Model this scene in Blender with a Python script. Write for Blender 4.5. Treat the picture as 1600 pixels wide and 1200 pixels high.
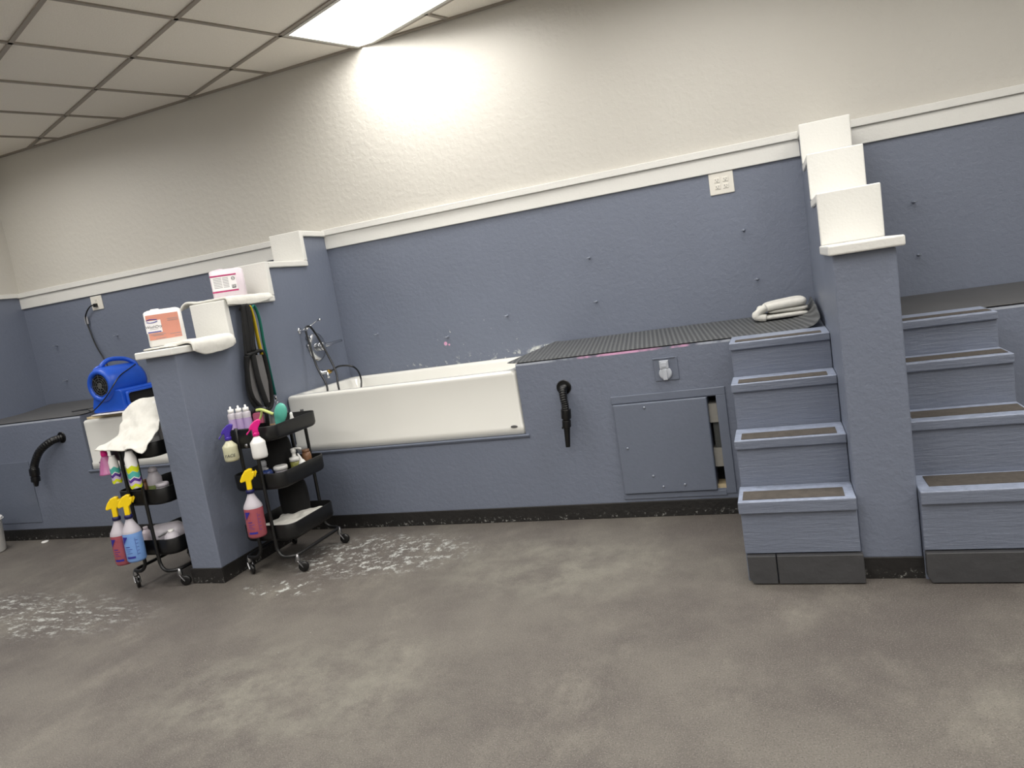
import bpy, bmesh, math, random
from mathutils import Vector, Matrix, noise
random.seed(7)
for o in list(bpy.data.objects): bpy.data.objects.remove(o)
S = bpy.context.scene; C = S.collection; PI = math.pi

# ---------------------------------------------------------------- camera
YAW, PITCH, ROLL, F = -0.3603, -0.13034, -0.15749, 1136.87
CAM = Vector((2.8739, -4.4418, 1.2957))
fwd = Vector((math.sin(YAW)*math.cos(PITCH), math.cos(YAW)*math.cos(PITCH), math.sin(PITCH)))
rt0 = fwd.cross(Vector((0, 0, 1))).normalized(); up0 = rt0.cross(fwd)
cr, sr = math.cos(ROLL), math.sin(ROLL)
rt = cr*rt0 + sr*up0; up = -sr*rt0 + cr*up0
cd = bpy.data.cameras.new('camera'); cam = bpy.data.objects.new('camera', cd); C.objects.link(cam)
m = Matrix((rt, up, -fwd)).transposed().to_4x4(); m.translation = CAM
cam.matrix_world = m; cd.sensor_width = 36; cd.lens = F/1600*36; cd.clip_start = 0.05
S.camera = cam

# ---------------------------------------------------------------- world, exposure
W = bpy.data.worlds.new('world'); S.world = W; W.use_nodes = True
W.node_tree.nodes['Background'].inputs[0].default_value = (.9, .95, 1, 1)
W.node_tree.nodes['Background'].inputs[1].default_value = 0.05
S.view_settings.view_transform = 'Standard'; S.view_settings.look = 'None'
S.view_settings.gamma = 1; S.view_settings.use_curve_mapping = False
S.view_settings.exposure = -0.02
LAMP_W, GLOW = 19.0, 2.6   # watts of each ceiling light, glow of its diffuser

# ---------------------------------------------------------------- materials
def lin(c):
    c = c/255
    return c/12.92 if c <= .04045 else ((c+.055)/1.055)**2.4
def rgb(r, g, b): return (lin(r), lin(g), lin(b), 1)
class N:
    def __init__(s, name):
        s.m = bpy.data.materials.new(name); s.m.use_nodes = True
        s.t = s.m.node_tree; s.b = s.t.nodes['Principled BSDF']; s.co = None
    def n(s, ty, **k):
        x = s.t.nodes.new(ty)
        for a, v in k.items(): setattr(x, a, v)
        return x
    def l(s, a, b): s.t.links.new(a, b)
    def coord(s):
        if not s.co: s.co = s.n('ShaderNodeTexCoord').outputs['Object']
        return s.co
    def xyz(s):
        x = s.n('ShaderNodeSeparateXYZ'); s.l(s.coord(), x.inputs[0]); return x.outputs
    def noise(s, scale, detail=4, rough=.5, stretch=None):
        x = s.n('ShaderNodeTexNoise'); x.inputs['Scale'].default_value = scale
        x.inputs['Detail'].default_value = detail; x.inputs['Roughness'].default_value = rough
        if stretch:
            mp = s.n('ShaderNodeMapping'); mp.inputs['Scale'].default_value = stretch
            s.l(s.coord(), mp.inputs[0]); s.l(mp.outputs[0], x.inputs['Vector'])
        else: s.l(s.coord(), x.inputs['Vector'])
        return x.outputs['Fac']
    def math(s, op, a, b=None, clamp=False):
        x = s.n('ShaderNodeMath', operation=op, use_clamp=clamp)
        for i, v in enumerate((a, b)):
            if v is None: continue
            if isinstance(v, (int, float)): x.inputs[i].default_value = v
            else: s.l(v, x.inputs[i])
        return x.outputs[0]
    def ramp(s, v, lo, hi):       # smooth 0..1 between lo and hi
        x = s.n('ShaderNodeMapRange', interpolation_type='SMOOTHSTEP'); s.l(v, x.inputs[0])
        x.inputs[1].default_value = lo; x.inputs[2].default_value = hi
        return x.outputs[0]
    def blob(s, cx, cy, rx, ry, ax='XY'):  # 1 at the centre falling to 0 at the ellipse
        o = s.xyz(); a, b = o[ax[0]], o[ax[1]]
        u = s.math('MULTIPLY', s.math('SUBTRACT', a, cx), 1/rx); v = s.math('MULTIPLY', s.math('SUBTRACT', b, cy), 1/ry)
        d = s.math('SQRT', s.math('ADD', s.math('MULTIPLY', u, u), s.math('MULTIPLY', v, v)))
        return s.math('SUBTRACT', 1.0, d, True)
    def mix(s, f, a, b):
        x = s.n('ShaderNodeMix', data_type='RGBA')
        if isinstance(f, (int, float)): x.inputs[0].default_value = f
        else: s.l(f, x.inputs[0])
        for i, v in ((6, a), (7, b)):
            if isinstance(v, tuple): x.inputs[i].default_value = v
            else: s.l(v, x.inputs[i])
        return x.outputs[2]
    def color(s, c):
        if isinstance(c, tuple): s.b.inputs['Base Color'].default_value = c
        else: s.l(c, s.b.inputs['Base Color'])
    def bump(s, h, dist, strength=1.0):
        x = s.n('ShaderNodeBump'); x.inputs['Strength'].default_value = strength; x.inputs['Distance'].default_value = dist
        s.l(h, x.inputs['Height']); s.l(x.outputs[0], s.b.inputs['Normal'])
    def fin(s, rough=.5, metal=0, **k):
        s.b.inputs['Roughness'].default_value = rough; s.b.inputs['Metallic'].default_value = metal
        for a, v in k.items(): s.b.inputs[a.replace('_', ' ')].default_value = v
        return s.m
def pl(name, c, rough=.45, metal=0, var=.06, sc=30, bump=None, **k):
    x = N(name); c = rgb(*c); d = tuple(v*(1-var*2) for v in c[:3])+(1,)
    x.color(x.mix(x.noise(sc, 3), d, tuple(min(1, v*(1+var)) for v in c[:3])+(1,)))
    if bump: x.bump(x.noise(bump[0], 4), bump[1])
    return x.fin(rough, metal, **k)

BLUE = (113, 120, 136)
def blue_paint(name, grain=False, chips=None):
    x = N(name); c = rgb(*BLUE)
    d = tuple(v*.90 for v in c[:3])+(1,); e = tuple(v*1.06 for v in c[:3])+(1,)
    col = x.mix(x.noise(2.2, 5, .6), d, e)
    if chips: col = chips(x, col)
    x.color(col)
    if grain:
        x.bump(x.math('ADD', x.noise(9, 6, .7, (1, 1, 9)), x.math('MULTIPLY', x.noise(70, 2), .25)), .006, .7)
    else:
        x.bump(x.math('ADD', x.noise(38, 5, .55), x.math('MULTIPLY', x.noise(130, 2), .3)), .0035, .8)
    return x.fin(.30 if grain else .42)
def wall_chips(x, col):
    white = rgb(205, 208, 205); pink = rgb(214, 160, 190)
    z = x.xyz()['Z']
    band = x.math('MULTIPLY', x.ramp(z, .93, .85), x.ramp(x.noise(22, 6, .7), .56, .63))
    inx = x.blob(1.0, .88, .75, .2, 'XZ')
    f = x.math('MULTIPLY', band, x.ramp(inx, .02, .25))
    big = x.math('MULTIPLY', x.ramp(x.blob(1.47, .87, .16, .045, 'XZ'), .1, .4), x.ramp(x.noise(35, 5, .7), .42, .52))
    sp = x.math('MULTIPLY', x.ramp(x.blob(1.02, 1.0, .42, .17, 'XZ'), .0, .4), x.ramp(x.noise(48, 3, .6), .68, .71))
    f = x.math('MAXIMUM', x.math('MAXIMUM', f, big), sp)
    col = x.mix(f, col, white)
    pk = x.math('MAXIMUM', x.blob(.775, .995, .016, .018, 'XZ'), x.blob(.80, .985, .009, .009, 'XZ'))
    return x.mix(x.ramp(pk, .1, .4), col, pink)
def edge_chips(x, col):
    o = x.xyz()
    f = x.math('MULTIPLY', x.ramp(o['Z'], .872, .876), x.ramp(o['Y'], -.755, -.762))
    wob = x.ramp(x.noise(6, 4, .6), .35, .5)
    pk = x.ramp(x.blob(2.17, .88, .34, .5, 'XZ'), .02, .2)
    c2 = x.mix(pk, rgb(176, 182, 194), rgb(224, 170, 205))
    return x.mix(x.math('MULTIPLY', f, wob), col, c2)
def tread_top_light(x, col):      # light from above painted in: upward faces paler, randomly mottled
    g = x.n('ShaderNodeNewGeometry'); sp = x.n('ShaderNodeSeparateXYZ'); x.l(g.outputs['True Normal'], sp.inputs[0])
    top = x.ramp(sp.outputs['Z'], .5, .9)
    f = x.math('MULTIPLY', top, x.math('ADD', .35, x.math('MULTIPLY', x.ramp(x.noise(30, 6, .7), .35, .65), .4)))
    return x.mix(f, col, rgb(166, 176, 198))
M = {}
M['blue_wall'] = blue_paint('blue_wall_paint', chips=wall_chips)
M['blue'] = blue_paint('blue_masonry_paint')
M['blue_counter'] = blue_paint('blue_counter_paint', chips=edge_chips)
M['blue_wood'] = blue_paint('blue_wood_paint', grain=True)
M['blue_panel'] = pl('blue_panel_paint', (106, 113, 128), .4, var=.03, bump=(60, .001))
x = N('white_wall_paint'); x.color(x.mix(x.noise(1.5, 3), rgb(196, 192, 184), rgb(204, 201, 193)))
x.bump(x.ramp(x.noise(26, 5, .5), .42, .62), .004, .22); M['white_wall'] = x.fin(.5)
M['trim'] = pl('white_trim_paint', (226, 225, 220), .35, var=.02, sc=5, bump=(90, .0012))
x = N('ceiling_tile'); x.color(x.mix(x.noise(120, 4, .7), rgb(230, 223, 211), rgb(248, 243, 232)))
x.bump(x.noise(110, 4, .7), .004, .8); M['tile'] = x.fin(.9)
M['tbar'] = pl('ceiling_grid_metal', (150, 142, 131), .5, var=.03)
M['lightframe'] = pl('light_frame_metal', (190, 188, 180), .4, var=.02)
# floor
x = N('floor_coating')
base = x.mix(x.ramp(x.noise(1.3, 9, .72), .36, .66), rgb(86, 80, 76), rgb(108, 103, 96))
base = x.mix(x.math('MULTIPLY', x.ramp(x.noise(2.6, 10, .78, (1, .6, 1)), .50, .72), .42), base, rgb(146, 142, 130))
base = x.mix(x.math('MULTIPLY', x.ramp(x.noise(210, 3, .7), .50, .70), .75), base, rgb(142, 137, 130))
base = x.mix(x.math('MULTIPLY', x.ramp(x.noise(190, 3, .7), .5, .30), .7), base, rgb(58, 54, 52))
pale = x.math('MAXIMUM', x.blob(1.75, -1.4, 1.0, .55), x.math('MAXIMUM', x.blob(3.9, -2.3, .8, .7), x.blob(1.1, -2.5, 1.0, .6)))
base = x.mix(x.math('MULTIPLY', x.math('MULTIPLY', x.ramp(pale, 0, .8), x.ramp(x.noise(7, 10, .75), .36, .66)), .30), base, rgb(158, 157, 143))
w = x.math('MULTIPLY', x.ramp(x.blob(.74, -1.2, .66, .36), .0, .5), x.ramp(x.noise(17, 12, .82), .52, .57))
w2 = x.math('MULTIPLY', x.ramp(x.blob(-1.2, -1.95, 1.25, .33), .0, .5), x.ramp(x.noise(12, 12, .82, (1, 2, 1)), .51, .60))
w3 = x.math('MULTIPLY', x.ramp(x.blob(.42, -1.62, .3, .12), .0, .5), x.ramp(x.noise(15, 8, .7), .54, .6))
w4 = x.ramp(x.noise(26, 2, .4), .79, .81)
w = x.math('MAXIMUM', x.math('MAXIMUM', w, w2), x.math('MAXIMUM', w3, w4))
x.color(x.mix(x.math('MULTIPLY', w, .8), base, rgb(196, 199, 195)))
x.bump(x.math('ADD', x.noise(420, 3, .6), x.math('MULTIPLY', x.noise(9, 3), .8)), .0022, .8)
M['floor'] = x.fin(.55)
x = N('black_base_paint')
x.color(x.mix(x.math('MULTIPLY', x.ramp(x.noise(48, 8, .8), .56, .62), x.ramp(x.xyz()['Z'], .045, .018)), x.mix(x.noise(9), rgb(22, 21, 21), rgb(38, 36, 35)), rgb(150, 150, 146)))
x.bump(x.noise(40), .003); M['base'] = x.fin(.45)
M['kick'] = pl('charcoal_kick_board', (66, 66, 68), .5, var=.12, sc=12, bump=(30, .003))
M['grip'] = pl('grip_tape', (84, 78, 72), .95, var=.25, sc=40, bump=(400, .002))
x = N('ribbed_rubber'); wv = x.n('ShaderNodeTexWave', wave_type='BANDS', bands_direction='X')
mp = x.n('ShaderNodeMapping'); mp.inputs['Rotation'].default_value = (0, 0, -.16); x.l(x.coord(), mp.inputs[0]); x.l(mp.outputs[0], wv.inputs['Vector'])
wv.inputs['Scale'].default_value = 13; x.color(x.mix(wv.outputs['Fac'], rgb(62, 64, 66), rgb(94, 96, 97)))
x.bump(wv.outputs['Fac'], .003); M['ribmat'] = x.fin(.55)
M['mat'] = pl('smooth_rubber', (84, 84, 85), .6, var=.08, sc=6, bump=(80, .001))
M['blue_tread'] = blue_paint('toplit_tread_paint', grain=True, chips=tread_top_light)
M['tub'] = pl('white_enamel', (226, 225, 219), .16, var=.01, sc=3, Coat_Weight=.4)
M['chrome'] = pl('chrome', (196, 198, 202), .2, 1, var=.01)
M['steel'] = pl('dull_steel', (150, 150, 152), .3, 1, var=.05)
M['brass'] = pl('brass', (176, 140, 66), .3, 1, var=.05)
M['black'] = pl('black_powder_coat', (15, 15, 16), .4, var=.05, sc=8)
M['blackp'] = pl('black_plastic', (13, 13, 14), .28, var=.05)
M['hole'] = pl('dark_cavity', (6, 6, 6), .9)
M['lightgrey'] = pl('bare_board', (150, 147, 140), .7, var=.08)
M['midgrey'] = pl('grey_board', (78, 80, 78), .7, var=.08)
M['blueplastic'] = pl('blue_plastic', (28, 84, 196), .38, var=.05, bump=(150, .0006))
M['plate'] = pl('outlet_plastic', (228, 224, 214), .35, var=.01)
M['slot'] = pl('outlet_slot', (60, 58, 55), .6)
M['hooksteel'] = pl('painted_hook', (150, 156, 168), .3, .5, var=.05)
M['lightsteel'] = pl('pale_painted_metal', (186, 190, 198), .35, var=.06)
x = N('towel_cotton'); x.color(x.mix(x.noise(60, 3), rgb(222, 220, 212), rgb(240, 238, 231))); x.bump(x.noise(260, 3, .7), .004, .9); M['towel'] = x.fin(.95)
M['white'] = pl('white_plastic', (236, 235, 232), .35, var=.01)
M['cloudy'] = pl('cloudy_plastic', (212, 206, 214), .3, var=.03, Transmission_Weight=.25)
def liquid(n, c): return pl(n, c, .25, var=.03, Transmission_Weight=.15)
M['pinkliq'] = liquid('pink_liquid', (172, 88, 98)); M['blueliq'] = liquid('blue_liquid', (128, 170, 232))
M['cream'] = liquid('cream_liquid', (214, 212, 180)); M['green'] = liquid('green_liquid', (150, 166, 104))
M['lilac'] = liquid('lilac_liquid', (196, 172, 218)); M['amber'] = liquid('olive_liquid', (150, 150, 78))
M['rosepad'] = pl('rose_bristle_pad', (170, 84, 112), .6)
M['yellow'] = pl('yellow_plastic', (250, 212, 8), .35); M['pink'] = pl('magenta_plastic', (222, 22, 132), .3)
M['violet'] = pl('violet_plastic', (66, 44, 156), .3); M['navy'] = pl('navy_plastic', (26, 26, 82), .4)
M['navylabel'] = pl('navy_label', (30, 52, 110), .4); M['inkblue'] = pl('blue_ink', (44, 40, 140), .5)
M['ink'] = pl('dark_ink', (60, 62, 66), .6); M['greyink'] = pl('grey_ink', (150, 150, 152), .6)
M['coral'] = pl('coral_label', (214, 146, 126), .5, var=.05, sc=12); M['magline'] = pl('magenta_label', (184, 46, 108), .5)
M['jugpink'] = pl('pale_pink_jug', (226, 214, 222), .35, var=.02); M['labelwhite'] = pl('label_paper', (238, 236, 236), .5, var=.01)
M['clearpink'] = pl('clear_pink_plastic', (216, 132, 186), .2, var=.05, Transmission_Weight=.45)
M['lime'] = pl('lime_label', (206, 216, 24), .45); M['teal'] = pl('teal_label', (78, 176, 166), .45)
M['tealp'] = pl('teal_plastic', (92, 182, 164), .35); M['limep'] = pl('pale_lime_plastic', (190, 204, 120), .4)
M['purple'] = pl('purple_label', (84, 44, 140), .45)
M['lavender'] = pl('lavender_label', (206, 186, 224), .45)
M['tealstrap'] = pl('teal_webbing', (24, 112, 104), .8, bump=(300, .001)); M['yellowstrap'] = pl('yellow_webbing', (206, 178, 28), .8, bump=(300, .001))
M['blackstrap'] = pl('black_webbing', (14, 14, 15), .85, bump=(300, .001)); M['mesh'] = pl('grey_mesh_cloth', (112, 110, 110), .9, bump=(500, .002))
M['wood'] = pl('pale_wood', (206, 170, 128), .6); M['brown'] = pl('brown_plastic', (128, 92, 66), .4)
M['ply'] = pl('raw_plywood', (206, 188, 152), .7); M['paper'] = pl('white_paper', (232, 228, 224), .8, var=.02)
M['goldpaper'] = pl('gold_paper', (176, 160, 104), .6)
M['clear'] = pl('frosted_clear_plastic', (196, 196, 198), .2, var=.03, Transmission_Weight=.4)
M['greypump'] = pl('grey_pump_plastic', (176, 178, 182), .35)
x = N('diffuser_glow'); x.b.inputs['Emission Color'].default_value = (1, .975, .93, 1); x.b.inputs['Emission Strength'].default_value = GLOW
M['glow'] = x.fin(.5); x.color((.8, .8, .8, 1))

# ---------------------------------------------------------------- helpers
def bx(bm, x0, x1, y0, y1, z0, z1, mi=0):
    v = [bm.verts.new((x, y, z)) for z in (z0, z1) for x, y in ((x0, y0), (x1, y0), (x1, y1), (x0, y1))]
    for f in ((3, 2, 1, 0), (4, 5, 6, 7), (0, 1, 5, 4), (1, 2, 6, 5), (2, 3, 7, 6), (3, 0, 4, 7)):
        bm.faces.new([v[i] for i in f]).material_index = mi
def prism(bm, poly, a, b, ax='x', mi=0):
    # poly of 2D points in the plane across ax: x->(y,z)  y->(x,z)  z->(x,y)
    def P(t, p): return {'x': (t, p[0], p[1]), 'y': (p[0], t, p[1]), 'z': (p[0], p[1], t)}[ax]
    A = [bm.verts.new(P(a, p)) for p in poly]; B = [bm.verts.new(P(b, p)) for p in poly]; n = len(poly)
    bm.faces.new(A).material_index = mi; bm.faces.new(B[::-1]).material_index = mi
    for i in range(n): bm.faces.new((A[i], B[i], B[(i+1) % n], A[(i+1) % n])).material_index = mi
def loops(bm, L, caps=(True, True), mi=0, mis=None):
    R = [[bm.verts.new(p) for p in l] for l in L]; n = len(R[0])
    for k in range(len(R)-1):
        for i in range(n):
            f = bm.faces.new((R[k][i], R[k][(i+1) % n], R[k+1][(i+1) % n], R[k+1][i]))
            f.smooth = True; f.material_index = mis[k] if mis else mi
    if caps[0]: bm.faces.new(R[0][::-1]).material_index = mis[0] if mis else mi
    if caps[1]: bm.faces.new(R[-1]).material_index = mis[-1] if mis else mi
def smooth_path(pts, k=6):
    P = [Vector(p) for p in pts]; out = []
    for i in range(len(P)-1):
        p0 = P[i-1] if i else P[0]*2-P[1]; p3 = P[i+2] if i+2 < len(P) else P[-1]*2-P[-2]
        for j in range(k):
            t = j/k
            out.append(.5*((2*P[i])+(P[i+1]-p0)*t+(2*p0-5*P[i]+4*P[i+1]-p3)*t*t+(3*P[i]-p0-3*P[i+1]+p3)*t**3))
    return out+[P[-1]]
def tube(bm, pts, r, n=10, sm=6, flat=None, mi=0):
    P = smooth_path(pts, sm) if sm else [Vector(p) for p in pts]
    rr = r if callable(r) else (lambda t: r)
    T = [(P[min(i+1, len(P)-1)]-P[max(i-1, 0)]).normalized() for i in range(len(P))]
    u = T[0].cross(Vector((0, 0, 1)))
    if u.length < .1: u = T[0].cross(Vector((1, 0, 0)))
    u.normalize(); L = []
    for i, p in enumerate(P):
        u = (u-T[i]*u.dot(T[i])).normalized(); v = T[i].cross(u); q = rr(i/(len(P)-1))
        a, b = (q, q) if flat is None else (q, q*flat)
        L.append([p+u*a*math.cos(2*PI*k/n)+v*b*math.sin(2*PI*k/n) for k in range(n)])
    loops(bm, L, mi=mi)
def lathe(bm, prof, c=(0, 0, 0), n=28, ax='z', sx=1, sy=1, mis=None, mi=0, caps=(True, True)):
    L = []
    for r, h in prof:
        l = []
        for k in range(n):
            a = 2*PI*k/n; p, q = r*math.cos(a)*sx, r*math.sin(a)*sy
            l.append({'z': (c[0]+p, c[1]+q, c[2]+h), 'y': (c[0]+p, c[1]+h, c[2]+q), 'x': (c[0]+h, c[1]+p, c[2]+q)}[ax])
        L.append(l)
    loops(bm, L, caps, mi, mis)
def rrect(x0, x1, y0, y1, r, z, k=6):
    out = []
    for cx, cy, a0 in ((x1-r, y0+r, -PI/2), (x1-r, y1-r, 0), (x0+r, y1-r, PI/2), (x0+r, y0+r, PI)):
        for i in range(k+1):
            a = a0+PI/2*i/k; out.append((cx+r*math.cos(a), cy+r*math.sin(a), z))
    return out
def torus(bm, c, R, r, ax='y', n=24, k=8, a0=0, a1=2*PI):
    pts = []
    full = abs(a1-a0-2*PI) < 1e-6
    for i in range(n+1):
        a = a0+(a1-a0)*i/n; p, q = R*math.cos(a), R*math.sin(a)
        pts.append({'y': (c[0]+p, c[1], c[2]+q), 'x': (c[0], c[1]+p, c[2]+q), 'z': (c[0]+p, c[1]+q, c[2])}[ax])
    tube(bm, pts, r, k, 0)
def obj(name, bm, m, parent=None, bevel=0, world=False, subsurf=0, solid=0, smooth=False):
    """link a bmesh as one object; world=True: coordinates are world ones, moved into the parent's frame"""
    bmesh.ops.recalc_face_normals(bm, faces=bm.faces)
    me = bpy.data.meshes.new(name)
    if smooth:
        for f in bm.faces: f.smooth = True
    bm.to_mesh(me); bm.free()
    o = bpy.data.objects.new(name, me); C.objects.link(o)
    for q in (m if isinstance(m, (list, tuple)) else [m]): me.materials.append(M[q])
    if parent:
        o.parent = parent
        if world: 
            off = Vector(parent.get('_w', (0, 0, 0))); me.transform(Matrix.Translation(-off))
    if solid:
        s = o.modifiers.new('solid', 'SOLIDIFY'); s.thickness = solid; s.offset = 0
    if subsurf:
        s = o.modifiers.new('sub', 'SUBSURF'); s.levels = subsurf; s.render_levels = subsurf
    if bevel:
        b = o.modifiers.new('bevel', 'BEVEL'); b.width = bevel; b.segments = 3; b.limit_method = 'ANGLE'; b.angle_limit = .6
        b.harden_normals = False
    return o
def tag(o, label, cat, group=None):
    o['label'] = label; o['category'] = cat
    if group: o['group'] = group
    return o
def settle(o):
    """put a top-level mesh's origin at the middle of its underside"""
    vs = [v.co for v in o.data.vertices]
    c = Vector(((min(v.x for v in vs)+max(v.x for v in vs))/2, (min(v.y for v in vs)+max(v.y for v in vs))/2, min(v.z for v in vs)))
    o.data.transform(Matrix.Translation(-c)); o.location = c; return o
def thing(name, label, cat, loc=(0, 0, 0), rotz=0, group=None):
    o = bpy.data.objects.new(name, None); C.objects.link(o); o.empty_display_size = .05
    o.location = loc; o.rotation_euler = (0, 0, rotz); o['_w'] = tuple(loc)
    return tag(o, label, cat, group)
def struct(name, bm, m, parent=None, bevel=0):
    o = obj(name, bm, m, parent, bevel)
    if not parent: o['kind'] = 'structure'
    return o
def dup(root, loc, label, rotz=None, group=None):
    r = root.copy(); C.objects.link(r); r.location = loc
    if rotz is not None: r.rotation_euler = (0, 0, rotz)
    r['label'] = label
    if group: r['group'] = group
    for ch in [c for c in bpy.data.objects if c.parent == root]:
        c = ch.copy(); C.objects.link(c); c.parent = r
        for g in [d for d in bpy.data.objects if d.parent == ch]:
            e = g.copy(); C.objects.link(e); e.parent = c
    return r
def B(): return bmesh.new()
def text(s, size, mname, parent, loc, rot, name='lettering', ext=.0006, bold=0, shear=0):
    cu = bpy.data.curves.new('t', 'FONT'); cu.body = s; cu.size = size; cu.extrude = ext; cu.offset = bold; cu.shear = shear
    cu.align_x = 'CENTER'; cu.align_y = 'CENTER'
    t = bpy.data.objects.new('t', cu); C.objects.link(t)
    bpy.context.view_layer.update()
    me = bpy.data.meshes.new_from_object(t.evaluated_get(bpy.context.evaluated_depsgraph_get()))
    bpy.data.objects.remove(t); me.materials.clear(); me.materials.append(M[mname]); me.name = name
    o = bpy.data.objects.new(name, me); C.objects.link(o); o.parent = parent; o.location = loc; o.rotation_euler = rot
    return o
def cloth(rows, name, parent=None, m='towel', thick=.009, div=7, wob=.004, world=False):
    """a grid of control points, splined both ways and thickened"""
    G = [smooth_path(r, div) for r in rows]
    cols = [smooth_path([g[i] for g in G], div) for i in range(len(G[0]))]
    bm = B(); V = [[bm.verts.new(p+Vector((noise.noise(p*23), noise.noise(p*23+Vector((9, 0, 0))), noise.noise(p*23+Vector((0, 7, 0)))))*wob) for p in c] for c in cols]
    for i in range(len(V)-1):
        for j in range(len(V[0])-1): bm.faces.new((V[i][j], V[i+1][j], V[i+1][j+1], V[i][j+1])).smooth = True
    return obj(name, bm, m, parent, solid=thick, subsurf=1, world=world)

# ---------------------------------------------------------------- dimensions (metres)
XW, XE, YS = -3.04, 7.2, -8.0
ZC = 2.974; CF = -.765; HC = .885
XL0, XL1, YD = -.197, 0.0, -1.55
XR0, XR1 = 3.078, 3.285
ZB = .085

# ---------------------------------------------------------------- room shell
bm = B(); bx(bm, XW-.15, XE+.15, YS-.15, .15, -.1, 0); struct('floor', bm, 'floor')
bm = B(); bx(bm, XW-.15, XE+.15, 0, .15, 0, 1.754, 0); bx(bm, XW-.15, XE+.15, 0, .15, 1.754, ZC+.1, 1); struct('wall_back', bm, ['blue_wall', 'white_wall'])
bm = B(); bx(bm, XW-.15, XW, YS, 0, 0, 1.85, 0); bx(bm, XW-.15, XW, YS, 0, 1.85, ZC+.1, 1); struct('wall_left', bm, ['blue', 'white_wall'])
bm = B(); bx(bm, XE, XE+.15, YS, 0, 0, 1.85, 0); bx(bm, XE, XE+.15, YS, 0, 1.85, ZC+.1, 1); struct('wall_right', bm, ['trim', 'trim'])
bm = B(); bx(bm, XW-.15, XE+.15, YS-.15, YS, 0, 1.2, 0); bx(bm, XW-.15, XE+.15, YS-.15, YS, 1.2, ZC+.1, 1); struct('wall_front', bm, ['trim', 'trim'])
# suspended ceiling, its grid turned against the wall
GX, GY, GA, GS = .6203, -1.3293, 1.1759, .6206
ci, si = math.cos(GA), math.sin(GA)
def grid(i, j): return (GX+GS*(i*ci-j*si), GY+GS*(i*si+j*ci))
def clip_line(p, d, x0, x1, y0, y1):
    lo, hi = -99, 99
    for a, b, mn, mx in ((p[0], d[0], x0, x1), (p[1], d[1], y0, y1)):
        if abs(b) < 1e-9: continue
        t0, t1 = (mn-a)/b, (mx-a)/b
        lo, hi = max(lo, min(t0, t1)), min(hi, max(t0, t1))
    return (lo, hi) if hi > lo+.02 else None
bm = B(); bx(bm, XW-.15, XE+.15, YS-.15, .15, ZC+.008, ZC+.1, 0)
def bar(p, d, lo, hi, w, z0, z1, mi=1):
    nx, ny = -d[1]*w/2, d[0]*w/2
    a = (p[0]+d[0]*lo, p[1]+d[1]*lo); b = (p[0]+d[0]*hi, p[1]+d[1]*hi)
    prism(bm, [(a[0]+nx, a[1]+ny), (a[0]-nx, a[1]-ny), (b[0]-nx, b[1]-ny), (b[0]+nx, b[1]+ny)], z0, z1, 'z', mi)
for k in range(-22, 24):
    for p, d in ((grid(k, 0), (-si, ci)), (grid(0, k), (ci, si))):
        c = clip_line(p, d, XW, XE, YS, 0)
        if c: bar(p, d, c[0], c[1], .024, ZC-.001, ZC+.009)
bar((XW, -.012), (1, 0), 0, XE-XW, .024, ZC-.003, ZC+.009); bar((XW+.012, 0), (0, -1), 0, -YS, .024, ZC-.003, ZC+.009)
struct('ceiling', bm, ['tile', 'tbar'])
# ceiling lights: one seen, the others unseen, added to fill the room with light
def ceiling_light(i, j, label, first=None):
    loc = (*grid(i+.5, j), ZC)
    if first: return dup(first, loc, label)
    t = thing('ceiling_light', label, 'light', loc, GA, 'ceiling troffer lights')
    bm = B(); w, l = GS/2-.013, GS-.013
    for a in ((-w, w, -l, -l+.022), (-w, w, l-.022, l), (-w, -w+.022, -l+.022, l-.022), (w-.022, w, -l+.022, l-.022)):
        bx(bm, *a, -.004, .006)
    obj('frame', bm, 'lightframe', t)
    bm = B(); bx(bm, -w+.022, w-.022, -l+.022, l-.022, -.001, .004); obj('diffuser', bm, 'glow', t)
    ld = bpy.data.lights.new('lamp_light', 'AREA'); ld.shape = 'RECTANGLE'; ld.size = 2*w-.05; ld.size_y = 2*l-.05
    ld.energy = LAMP_W; ld.color = (1, .975, .935); ld.spread = math.radians(164)
    lo = bpy.data.objects.new('lamp_light', ld); C.objects.link(lo); lo.parent = t; lo.location = (0, 0, -.006)
    return t
L0 = ceiling_light(1, 0, 'bright rectangular fluorescent panel light in the tiled ceiling above the tub')
L0['_w'] = tuple(L0.location)
for k, (i, j) in enumerate(((1, -3), (1, -6), (1, -9), (-2, 4), (-2, 0), (-2, -3), (-2, -6), (-2, -9), (-5, 3), (-5, 0), (-5, -3), (-5, -6), (-5, -9), (-8, 0), (-8, -3), (-8, -6))):
    ceiling_light(i, j, 'unseen rectangular panel light added in the ceiling to fill the room', L0)

# rail trims on the walls
def rail(name, x0, x1, board=True, x0c=None):
    bm = B(); bx(bm, x0 if x0c is None else x0c, x1, -.032, 0, 1.846, 1.886)
    if board: bx(bm, x0, x1, -.016, 0, 1.754, 1.846)
    struct(name, bm, 'trim', bevel=.003)
rail('trim_1', XW+.0, XL0); rail('trim_2', XL1, XR0); rail('trim_3', XR1, XE)
bm = B(); bx(bm, XW, XW+.02, YS, -.032, 1.85, 1.886); struct('trim_4', bm, 'trim', bevel=.003)

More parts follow.
